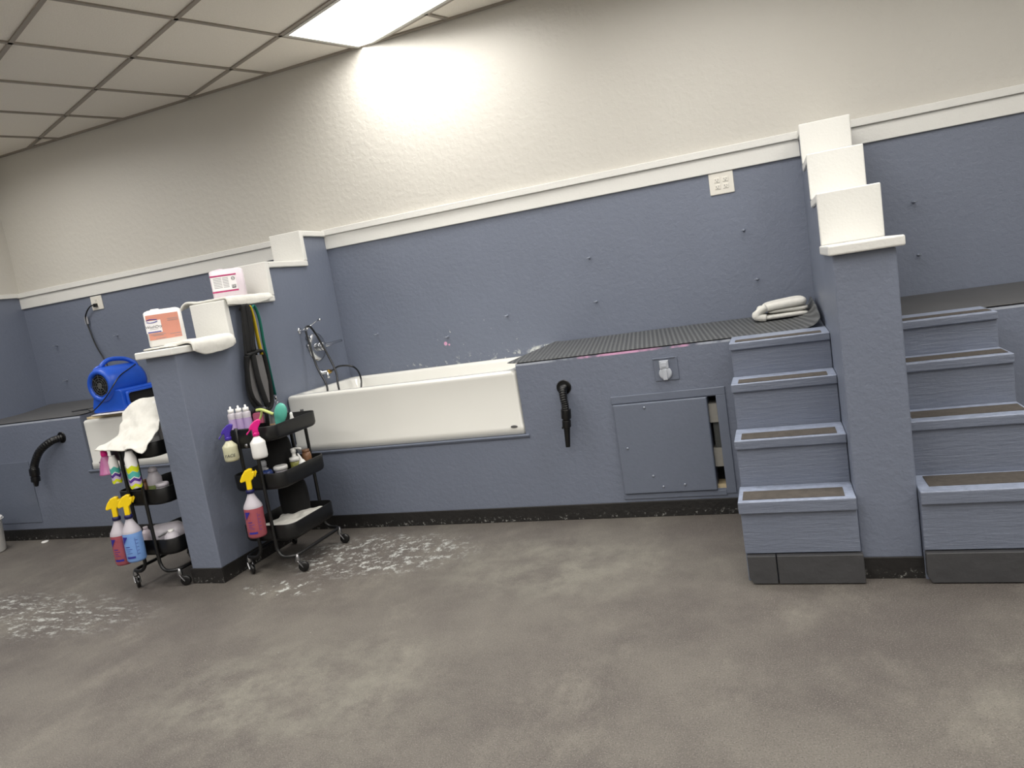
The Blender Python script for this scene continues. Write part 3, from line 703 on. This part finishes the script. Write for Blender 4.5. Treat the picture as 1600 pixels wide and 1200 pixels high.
for i, xx in ((-.004, FX+.160), (-.004, FX+.183), (.002, FX+.187), (.009, FX+.185), (.010, FX+.1665)):
    q = rrect(FY0+.04+i, FY1+.095-i, .915+i, 1.008-i, .02, xx, 4); L.append([(p[2], p[0], p[1]) for p in q])
loops(bm, L, (True, True), mis=[0, 0, 0, 0, 1]); obj('outlet_rim', FW(bm), ['blueplastic', 'hole'], t)
bm = B(); lathe(bm, [(.08, FY0+.012), (.0, FY0+.0125)], (FX, 0, FZ), 32, 'y', caps=(False, False)); obj('inlet_shadow', FW(bm), 'hole', t)
bm = B()
for R_ in (.02, .036, .052, .068): torus(bm, (FX, FY0+.0, FZ), R_, .0017, 'y', 28, 6)
for k in range(8):
    a = k*PI/4; tube(bm, [(FX+.014*math.cos(a), FY0, FZ+.014*math.sin(a)), (FX+.08*math.cos(a), FY0, FZ+.08*math.sin(a))], .0018, 6, 0)
lathe(bm, [(.02, FY0+.008), (.018, FY0-.002)], (FX, 0, FZ), 20, 'y'); obj('grille', FW(bm), 'midgrey', t)
bm = B(); tube(bm, [(FX-.02, FY0+.05, FZ+.1), (FX-.01, FY0+.06, FZ+.135), (FX+.0, FY0+.12, FZ+.165), (FX+.02, FY0+.22, FZ+.155), (FX+.05, FY0+.27, FZ+.12), (FX+.06, FY0+.28, FZ+.09)], .015, 14, 6); tube(bm, [(FX-.075, FY0+.04, FZ+.092), (FX-.06, FY0+.06, FZ+.118), (FX-.03, FY0+.1, FZ+.128)], .014, 10, 5); obj('handle', FW(bm), 'blueplastic', t)
bm = B(); tube(bm, [(-1.41, -.5, 1.18), (-1.36, -.60, 1.16), (-1.335, -.72, 1.12), (-1.34, -.80, 1.05), (-1.40, -.83, .98), (-1.52, -.83, .915), (-1.64, -.775, .925), (-1.85, -.72, .918), (-1.78, -.66, .92), (-1.6, -.55, .915)], .004, 8, 8)
obj('power_cord', FW(bm), 'blackp', t)
bm = B(); tube(bm, [(-2.215, -.028, 1.675), (-2.25, -.035, 1.672), (-2.31, -.03, 1.63), (-2.345, -.02, 1.58), (-2.33, -.02, 1.48), (-2.29, -.03, 1.36), (-2.2, -.05, 1.2), (-1.95, -.2, .97), (-1.75, -.32, .93), (-1.58, -.45, .93)], .0055, 8, 8)
bx(bm, -2.225, -2.195, -.03, -.011, 1.66, 1.688); obj('power_cord', FW(bm), 'blackp', t)
bm = B(); bx(bm, -2.36, -2.325, -.022, -.016, 1.54, 1.60); obj('cord_tag', FW(bm), 'clear', t)

# ---------------------------------------------------------------- carts
def caster(t, cx, cy, rot):
    c, s = math.cos(rot), math.sin(rot)
    def q(x_, y_, z): return (cx+c*x_-s*y_, cy+s*x_+c*y_, z)
    bm = B(); lathe(bm, [(.013, .058), (.015, .066), (.011, .086), (.006, .10)], q(0, 0, 0), 16)
    for sd in (-1, 1): tube(bm, [q(0, sd*.011, .066), q(.012, sd*.0125, .045), q(.024, sd*.012, .026)], .005, 8, 4, .5)
    f = obj('caster_fork', bm, 'steel', t)
    bm = B(); L = []
    pr = [(.011, -.009), (.024, -.009), (.0275, -.005), (.0275, .005), (.024, .009), (.011, .009)]
    for r, h in pr:
        L.append([q(.024+r*math.cos(a*2*PI/24), h, .0278+r*math.sin(a*2*PI/24)) for a in range(24)])
    loops(bm, L); obj('wheel', bm, 'blackp', f)
def cart(label, loc, rotz=0):
    t = thing('utility_cart', label, 'cart', loc, rotz, 'black three-tier carts beside the left partition')
    w, l = .165, .205
    for z, h in ((.712, .08), (.455, .088), (.175, .088)):
        bm = B(); r = .055
        L = [rrect(-w+.012, w-.012, -l+.012, l-.012, r, z, 6), rrect(-w+.004, w-.004, -l+.004, l-.004, r, z+.006, 6), rrect(-w, w, -l, l, r, z+.02, 6), rrect(-w, w, -l, l, r, z+h-.003, 6), rrect(-w+.001, w-.001, -l+.001, l-.001, r, z+h, 6),
             rrect(-w+.005, w-.005, -l+.005, l-.005, r-.005, z+h, 6), rrect(-w+.005, w-.005, -l+.005, l-.005, r-.005, z+.02, 6), rrect(-w+.02, w-.02, -l+.02, l-.02, r-.01, z+.008, 6)]
        loops(bm, L); obj('tray', bm, 'black', t)
    for s in (-1, 1):
        bm = B(); px = s*.052; yo = l+.011
        pts = [(px, -yo, .80), (px, -yo, .5), (px, -yo, .2), (px+s*.004, -yo, .13), (s*.085, -yo-.003, .098), (s*.135, -yo+.004, .094), (s*.158, -yo+.03, .094),
               (s*.16, -.1, .094), (s*.16, .1, .094), (s*.158, yo-.03, .094), (s*.135, yo-.004, .094), (s*.085, yo+.003, .098), (px+s*.004, yo, .13), (px, yo, .2), (px, yo, .5), (px, yo, .80)]
        tube(bm, pts, .0095, 12, 4); obj('side_rail', bm, 'black', t)
    for y in (-1, 1):
        bm = B(); ly = y*(l+.011)
        bx(bm, -.062, .062, min(ly, ly-y*.004)-.002, max(ly, ly-y*.004)+.002, .69, .79); pb = obj('end_plate', bm, 'black', t, bevel=.002)
        bm = B(); lathe(bm, [(.011, 0), (.011, -.006*(1)), (.004, -.009)] if y < 0 else [(.011, 0), (.011, .006), (.004, .009)], (0, ly+y*.004, .705), 16, 'y'); obj('bolt', bm, 'steel', pb)
    for sx, sy, r_ in ((-1, -1, -.6), (1, -1, .4), (-1, 1, 2.6), (1, 1, .2)): caster(t, sx*.158, sy*(l-.005), r_)
    return t
RX, RY = .237, -1.225
LX, LY = -.41, -1.385
cR = cart('black three-tier rolling cart between the left partition and the tub', (RX, RY, 0))
cL = dup(cR, (LX, LY, 0), 'black three-tier rolling cart left of the left partition, under a white towel')

# spray bottles
def sprayer(label, loc, r, h, low, high, head, collar, lvl=.72, style='big', rot=.62, logo=None, txt=None, tilt=0):
    t = thing('spray_bottle', label, 'spray bottle', loc, rot, None); t.rotation_euler = (0, tilt, rot)
    prof = [(r*.9, 0), (r, .01), (r, h*.30), (r*.985, h*.55), (r, h*.66), (r*.93, h*.72), (r*.6, h*.84), (r*.36, h*.95), (r*.34, h)]
    mis = [0, 0, 0, 0, 1, 1, 1, 1] if lvl > .6 else [0, 0, 0, 1, 1, 1, 1, 1]
    bm = B(); lathe(bm, prof, n=32, mis=mis); obj('bottle', bm, [low, high], t)
    bm = B(); lathe(bm, [(r*.44, h-.004), (r*.44, h+.012), (r*.36, h+.016)], n=24); obj('collar', bm, collar, t)
    k = h+.014; bm = B()
    if style == 'big':
        prism(bm, [(-.013, k), (.013, k), (.013, k+.044), (.026, k+.056), (.037, k+.076), (.038, k+.092), (.027, k+.092), (.028, k+.106), (.010, k+.109), (-.010, k+.101), (-.028, k+.079), (-.041, k+.052), (-.036, k+.043), (-.013, k+.048)], -.015, .015, 'y')
    else:
        prism(bm, [(-.014, k), (.014, k), (.016, k+.02), (.03, k+.04), (.036, k+.058), (.024, k+.066), (.004, k+.06), (-.018, k+.042), (-.03, k+.024), (-.022, k+.016), (-.014, k+.018)], -.014, .014, 'y')
    hd = obj('trigger_head', bm, head, t, bevel=.006)
    bm = B()
    if style == 'big': prism(bm, [(.026, k+.072), (.043, k+.098), (.049, k+.086), (.036, k+.06)], -.006, .006, 'y')
    else: prism(bm, [(-.024, k+.022), (-.046, k-.0), (-.042, k-.006), (-.018, k+.02)], -.006, .006, 'y')
    obj('trigger', bm, head, hd, bevel=.002)
    if logo:
        bm = B()
        rr = r+.0012
        def patch(a0, a1, z0, z1, z2=None, z3=None):   # a curved patch of print; z2, z3: heights at its right side
            z2 = z0 if z2 is None else z2; z3 = z1 if z3 is None else z3; n_ = max(2, int((a1-a0)/.1))
            for q in range(n_):
                u0, u1 = q/n_, (q+1)/n_; P = []
                for u, lo in ((u0, 1), (u1, 1), (u1, 0), (u0, 0)):
                    b = a0+(a1-a0)*u; z = (z0+(z2-z0)*u) if lo else (z1+(z3-z1)*u); P.append(bm.verts.new((rr*math.sin(b), -rr*math.cos(b), h*z)))
                bm.faces.new(P)
        patch(-.95, -.35, .42, .60, .585, .60); patch(-.8, .15, .10, .145); patch(-.75, -.25, .36, .375); patch(-.75, -.05, .31, .32); patch(-.75, -.3, .265, .275); patch(-.7, -.1, .22, .228)
        for z in (.50, .42, .34, .26, .18): patch(.42, .66, z, z+.009)
        patch(.36, .385, .16, .56)
        obj('printed_label', bm, logo, t)
    if txt: text(txt, .022, 'ink', t, (-.004, -r-.0016, h*.28), (PI/2, 0, 0), 'handwriting', .0008, shear=.2)
    return t
sprayer('spray bottle of pink liquid with yellow trigger on the right cart', (.238, -1.50, .235), .048, .235, 'pinkliq', 'cloudy', 'yellow', 'navy', logo='inkblue', tilt=.03)
sprayer('spray bottle of cream liquid with violet trigger marked FACE', (.165, -1.486, .642), .038, .112, 'cream', 'cream', 'violet', 'violet', style='small', txt='FACE')
sprayer('plain white spray bottle with magenta trigger', (.345, -1.486, .645), .038, .118, 'white', 'white', 'pink', 'pink', style='small')
sprayer('spray bottle of pale blue liquid with yellow trigger on the left cart', (-.435, -1.665, .185), .048, .235, 'blueliq', 'cloudy', 'yellow', 'navy', logo='inkblue', tilt=.02)
sprayer('spray bottle of pink liquid with yellow trigger, left of the pale blue one', (-.535, -1.655, .165), .048, .245, 'pinkliq', 'cloudy', 'yellow', 'navy', logo='inkblue', tilt=.02)
# clear pink bottle hanging upside
t = thing('spray_bottle', 'small clear pink bottle hanging from the left cart below the towel', 'spray bottle', (-.545, -1.625, .655)); t.rotation_euler = (0, .0, 0)
bm = B(); lathe(bm, [(.042, 0), (.044, .004), (.040, .01), (.032, .05), (.022, .085), (.014, .10)], n=28); obj('bottle', bm, 'clearpink', t)
bm = B(); lathe(bm, [(.015, .096), (.017, .11), (.014, .135), (.005, .14)], n=20); obj('cap', bm, 'pink', t)
def chevron(label, loc, r, h, bands, tilt=0):
    t = thing('lotion_bottle', label, 'bottle', loc); t.rotation_euler = (0, tilt, 0)
    bm = B(); lathe(bm, [(r*.9, 0), (r, .006), (r, h*.8), (r*.7, h*.93), (r*.6, h)], n=28); obj('bottle', bm, 'white', t)
    for z0, z1, m_ in bands:
        bm = B(); n_ = 40; V = []
        for i in range(n_):
            a = 2*PI*i/n_; zz = .007*(1-abs(((i % 10)/5)-1)*2); rr = r+.0008
            V.append((bm.verts.new((rr*math.cos(a), rr*math.sin(a), z0+zz)), bm.verts.new((rr*math.cos(a), rr*math.sin(a), z1+zz))))
        for i in range(n_): bm.faces.new((V[i][0], V[(i+1) % n_][0], V[(i+1) % n_][1], V[i][1]))
        obj('printed_band', bm, m_, t)
    return t
bands = [(.006, .022, 'lime'), (.024, .036, 'lavender'), (.038, .054, 'purple'), (.060, .088, 'teal'), (.090, .118, 'lime')]
chevron('white bottle with lime, teal and purple zigzag bands at the front of the left cart', (-.352, -1.64, .572), .029, .20, bands, .0)
chevron('zigzag banded bottle behind the pink one, left of the cart post', (-.50, -1.62, .60), .024, .15, bands[:4], .0)

# towel draped over the left cart
rows = [
    [(-.48, -1.25, .84), (-.40, -1.22, .92), (-.32, -1.20, .95), (-.24, -1.20, .93), (-.15, -1.22, .90)],
    [(-.46, -1.35, .90), (-.39, -1.33, .985), (-.31, -1.32, 1.0), (-.23, -1.33, .985), (-.15, -1.34, .95)],
    [(-0.523, -1.45, 0.968), (-0.461, -1.45, 1.002), (-0.377, -1.45, 1.005), (-0.303, -1.45, 0.990), (-0.227, -1.45, 0.941)],
    [(-0.494, -1.52, 0.902), (-0.435, -1.52, 0.911), (-0.365, -1.52, 0.933), (-0.299, -1.52, 0.910), (-0.229, -1.52, 0.873)],
    [(-0.495, -1.58, 0.840), (-0.402, -1.58, 0.847), (-0.327, -1.58, 0.855), (-0.265, -1.58, 0.853), (-0.218, -1.58, 0.832)],
    [(-0.565, -1.64, 0.800), (-0.471, -1.64, 0.807), (-0.370, -1.64, 0.810), (-0.287, -1.64, 0.790), (-0.208, -1.64, 0.791)],
    [(-0.562, -1.67, 0.789), (-0.469, -1.67, 0.792), (-0.369, -1.67, 0.782), (-0.294, -1.67, 0.793), (-0.233, -1.67, 0.748)]
]
ctowel('white towel draped in a peak over the top tray of the left cart', rows, thick=.008, wob=.012)
def jar(name, label, cat, loc, prof, m, cap=None, capm='white', mis=None, mats=None):
    t = thing(name, label, cat, loc); bm = B(); lathe(bm, prof, n=26, mis=mis); obj('container', bm, mats or m, t)
    if cap: bm = B(); lathe(bm, cap, n=24); obj('cap', bm, capm, t)
    return t
jar('spray_can', 'tall white container holding up the peak of the draped towel', 'can', (-.30, -1.44, .733), [(.035, 0), (.036, .004), (.036, .2), (.03, .21)], 'white', [(.028, .21), (.026, .25), (.02, .262)])
jar('storage_jar', 'clear jar beside the partition on the top tray of the left cart', 'jar', (-.291, -1.535, .733), [(.036, 0), (.038, .005), (.038, .08), (.034, .09)], 'clear', [(.038, .09), (.038, .118), (.034, .122)], 'clear')
jar('lotion_bottle', 'bottle of green liquid with frosted top on the middle tray of the left cart', 'bottle', (-.375, -1.50, .475), [(.036, 0), (.038, .006), (.038, .075), (.038, .11), (.026, .13), (.022, .145)], None, [(.024, .145), (.022, .16), (.012, .172)], 'cloudy', mis=[0, 0, 1, 1, 1], mats=['green', 'cloudy'])
jar('storage_jar', 'small pale jar right of the green bottle', 'jar', (-.29, -1.535, .475), [(.03, 0), (.033, .006), (.033, .06), (.03, .07)], 'cloudy', [(.033, .07), (.033, .085), (.028, .09)], 'cloudy')
jar('lotion_bottle', 'small brown bottle left of the green bottle on the middle tray', 'bottle', (-.45, -1.50, .475), [(.02, 0), (.022, .006), (.022, .07), (.012, .09)], 'brown', [(.012, .09), (.012, .105)], 'brown')
t = thing('plastic_jug', 'white rounded jug lying in the bottom tray of the left cart', 'jug', (-.37, -1.47, .196), .5)
bm = B(); lathe(bm, [(.03, -.1), (.055, -.095), (.062, -.08), (.062, .04), (.045, .07), (.02, .085), (.018, .1)], (0, 0, .062), 28, 'x'); obj('jug_body', bm, 'cloudy', t)
bm = B(); tube(bm, [(-.05, -.06, .07), (.0, -.07, .09), (.04, -.06, .08)], .005, 8, 5); obj('handle_line', bm, 'greyink', t)
jar('plastic_bottle', 'round white bottle beside the partition in the bottom tray of the left cart', 'bottle', (-.292, -1.545, .196), [(.034, 0), (.04, .008), (.04, .06), (.036, .08), (.02, .095)], 'cloudy', [(.015, .095), (.015, .108)], 'white')
jar('plastic_bottle', 'slim pinkish bottle at the post in the bottom tray of the left cart', 'bottle', (-.485, -1.53, .196), [(.024, 0), (.026, .006), (.026, .09), (.012, .11)], 'jugpink', [(.012, .11), (.012, .125)], 'jugpink')
bm = B(); bx(bm, -.43, -.3, -1.30, -1.295, .196, .33); tag(settle(obj('paper_packet', bm, 'goldpaper', bevel=.001)), 'gold paper packet standing at the back of the bottom tray', 'packet')

# things on the right cart -------------------------------------------------
def W3(x_, y_, z): return (x_, y_, z)
for k, (x_, y_) in enumerate(((.105, -1.36), (.143, -1.345), (.183, -1.335))):
    jar('squeeze_bottle', ('lilac squeeze bottle with white cap, left of three on the right cart', 'lilac squeeze bottle with white cap, middle of three on the right cart', 'pale squeeze bottle with white cap, right of three on the right cart')[k], 'bottle', (x_, y_, .733),
        [(.024, 0), (.026, .004), (.0225, .06), (.021, .105), (.021, .13), (.016, .138)], None, [(.0155, .136), (.0155, .158), (.006, .160), (.005, .172), (.003, .174)], 'white', mis=[0, 0, 0, 1, 1], mats=['lilac', 'cloudy'])
t = thing('brush', 'black rounded handle with a pink pad standing in the top tray', 'brush', (.225, -1.31, .733))
bm = B(); tube(bm, [(-.045, 0, 0), (-.045, 0, .07), (-.03, 0, .115), (.0, 0, .135), (.05, .0, .14), (.065, 0, .12), (.06, 0, .06), (.05, 0, 0)], .011, 10, 6); bx(bm, -.045, .05, -.012, .012, .0, .06); obj('handle', bm, 'blackp', t)
bm = B(); bx(bm, -.025, .04, -.006, .006, .06, .12); obj('pad', bm, 'rosepad', t, bevel=.004)
t = thing('grooming_brush', 'teal oval brush leaning up out of the right cart', 'brush', (.335, -1.31, .735)); t.rotation_euler = (0, .42, 0)
bm = B(); L = []
for z, r in ((.0, .012), (.04, .016), (.08, .036), (.115, .042), (.15, .034), (.168, .012)): L.append([(r*math.cos(a*PI/10), .4*r*math.sin(a*PI/10), z) for a in range(20)])
loops(bm, L); obj('brush_head', bm, 'tealp', t, subsurf=1)
t = thing('grooming_loop', 'pale lime plastic loop tool crossed over the teal brush', 'tool', (.24, -1.375, .74))
bm = B(); tube(bm, [(.0, 0, .0), (.03, 0, .05), (.065, 0, .1), (.075, 0, .125)], .006, 8, 6); tube(bm, [(.05, -.005, .135), (.085, -.008, .135), (.13, -.005, .115), (.145, 0, .105)], .008, 10, 6); obj('tool_arm', bm, 'limep', t)
jar('spray_nozzle', 'small white nozzle standing right of the teal brush', 'nozzle', (.375, -1.22, .733), [(.012, 0), (.013, .05), (.008, .07), (.008, .085), (.003, .09)], 'white')
t = thing('clothes_peg', 'pale wooden peg lying at the right of the top tray', 'peg', (.36, -1.30, .752)); t.rotation_euler = (0, -.7, 0)
bm = B(); bx(bm, -.035, .035, -.006, .006, -.004, .004); bx(bm, -.035, .035, -.006, .006, .005, .012); obj('peg_halves', bm, 'wood', t, bevel=.002)
t = thing('comb', 'tan comb lying flat in the top tray beside the peg', 'comb', (.31, -1.28, .736), .3)
bm = B(); bx(bm, -.05, .05, -.008, .0, 0, .03); [bx(bm, -.05+.006*k, -.047+.006*k, -.006, -.002, .03, .045) for k in range(17)]; obj('comb_body', bm, 'wood', t)
# middle tray
jar('lotion_bottle', 'clear bottle with grey pump cap on the middle tray of the right cart', 'bottle', (.185, -1.29, .476), [(.024, 0), (.026, .006), (.025, .05), (.014, .075)], 'clear', [(.013, .073), (.018, .08), (.018, .1), (.012, .108)], 'greypump')
jar('lotion_bottle', 'dark blue labelled bottle at the front of the middle tray', 'bottle', (.245, -1.345, .476), [(.03, 0), (.032, .006), (.032, .05), (.026, .066), (.01, .07)], 'navylabel', [(.012, .07), (.012, .078)], 'clear')
jar('cream_jar', 'white jar with wide flat lid in the middle tray', 'jar', (.285, -1.28, .476), [(.032, 0), (.034, .004), (.034, .045), (.032, .05)], 'cloudy', [(.038, .05), (.038, .068), (.034, .072)], 'white')
t = jar('pump_bottle', 'olive liquid bottle with white pump in the middle tray', 'bottle', (.325, -1.20, .476), [(.027, 0), (.029, .006), (.029, .065), (.024, .075)], 'amber', [(.03, .074), (.03, .094), (.012, .098), (.010, .118), (.014, .12), (.014, .142), (.008, .144)], 'white')
bm = B(); tube(bm, [(0, 0, .14), (.03, 0, .142), (.052, 0, .138)], .006, 8, 4); obj('spout', bm, 'white', t)
jar('lotion_bottle', 'short brown bottle behind the white pump', 'bottle', (.345, -1.12, .476), [(.024, 0), (.026, .006), (.026, .08), (.022, .1)], 'brown', [(.02, .1), (.02, .115)], 'brown')
t = jar('lotion_bottle', 'small white bottle with slanted spout at the right of the middle tray', 'bottle', (.365, -1.195, .476), [(.022, 0), (.024, .005), (.022, .055), (.012, .075)], 'white')
bm = B(); tube(bm, [(0, 0, .07), (-.008, 0, .09), (-.018, 0, .112)], lambda q: .009-.005*q, 10, 4); obj('spout', bm, 'white', t)
ctowel('crumpled white cloth lying in the bottom tray of the right cart', [[(.12, y, .215+a), (.2, y, .225+b), (.28, y, .232+a), (.36, y, .228+b), (.385, y, .215)] for y, a, b in ((-1.40, .0, .01), (-1.33, .012, .0), (-1.24, .0, .015), (-1.15, .012, .004), (-1.06, .0, .0))], thick=.012, wob=.014)
# dark bags inside the right cart's open tiers
t = thing('black_bag', 'black bag standing on the middle tray of the right cart', 'bag', (.185, -1.17, .476))
bm = B(); L = []
for z, w_, d_ in ((0, .08, .09), (.03, .088, .1), (.12, .085, .1), (.2, .08, .09), (.222, .06, .06)): L.append([(w_*math.cos(a*PI/12)*1.0+.01*noise.noise(Vector((a, z*20, 0))), d_*math.sin(a*PI/12), z) for a in range(24)])
loops(bm, L); obj('bag_body', bm, 'blackstrap', t, subsurf=1)
t = thing('black_bag', 'black bag standing in the bottom tray of the right cart behind the cloth', 'bag', (.19, -1.10, .196))
bm = B(); L = []
for z, w_, d_ in ((0, .07, .06), (.03, .088, .07), (.12, .09, .075), (.21, .085, .07), (.235, .06, .04)): L.append([(w_*math.cos(a*PI/12), d_*math.sin(a*PI/12), z) for a in range(24)])
loops(bm, L); obj('bag_body', bm, 'blackstrap', t, subsurf=1)

# loose things on the floor
bm = B(); lathe(bm, [(.022, 0), (.024, .003), (.024, .008), (.02, .010)], (-2.285, -.83, 0), 24); tag(settle(obj('bottle_cap', bm, 'white')), 'small round white lid lying on the floor by the black baseboard', 'lid')
t = thing('bucket', 'pale bucket at the left picture edge on the floor', 'bucket', (-2.60, -1.02, 0))
bm = B(); lathe(bm, [(.095, .0), (.102, .008), (.118, .235), (.124, .24), (.124, .25), (.114, .25), (.095, .02)], n=36); obj('bucket_body', bm, 'white', t)
bm = B(); torus(bm, (0, 0, .235), .128, .003, 'z', 36, 6); obj('rim', bm, 'white', t)
for o in bpy.data.objects:
    if '_w' in o: del o['_w']
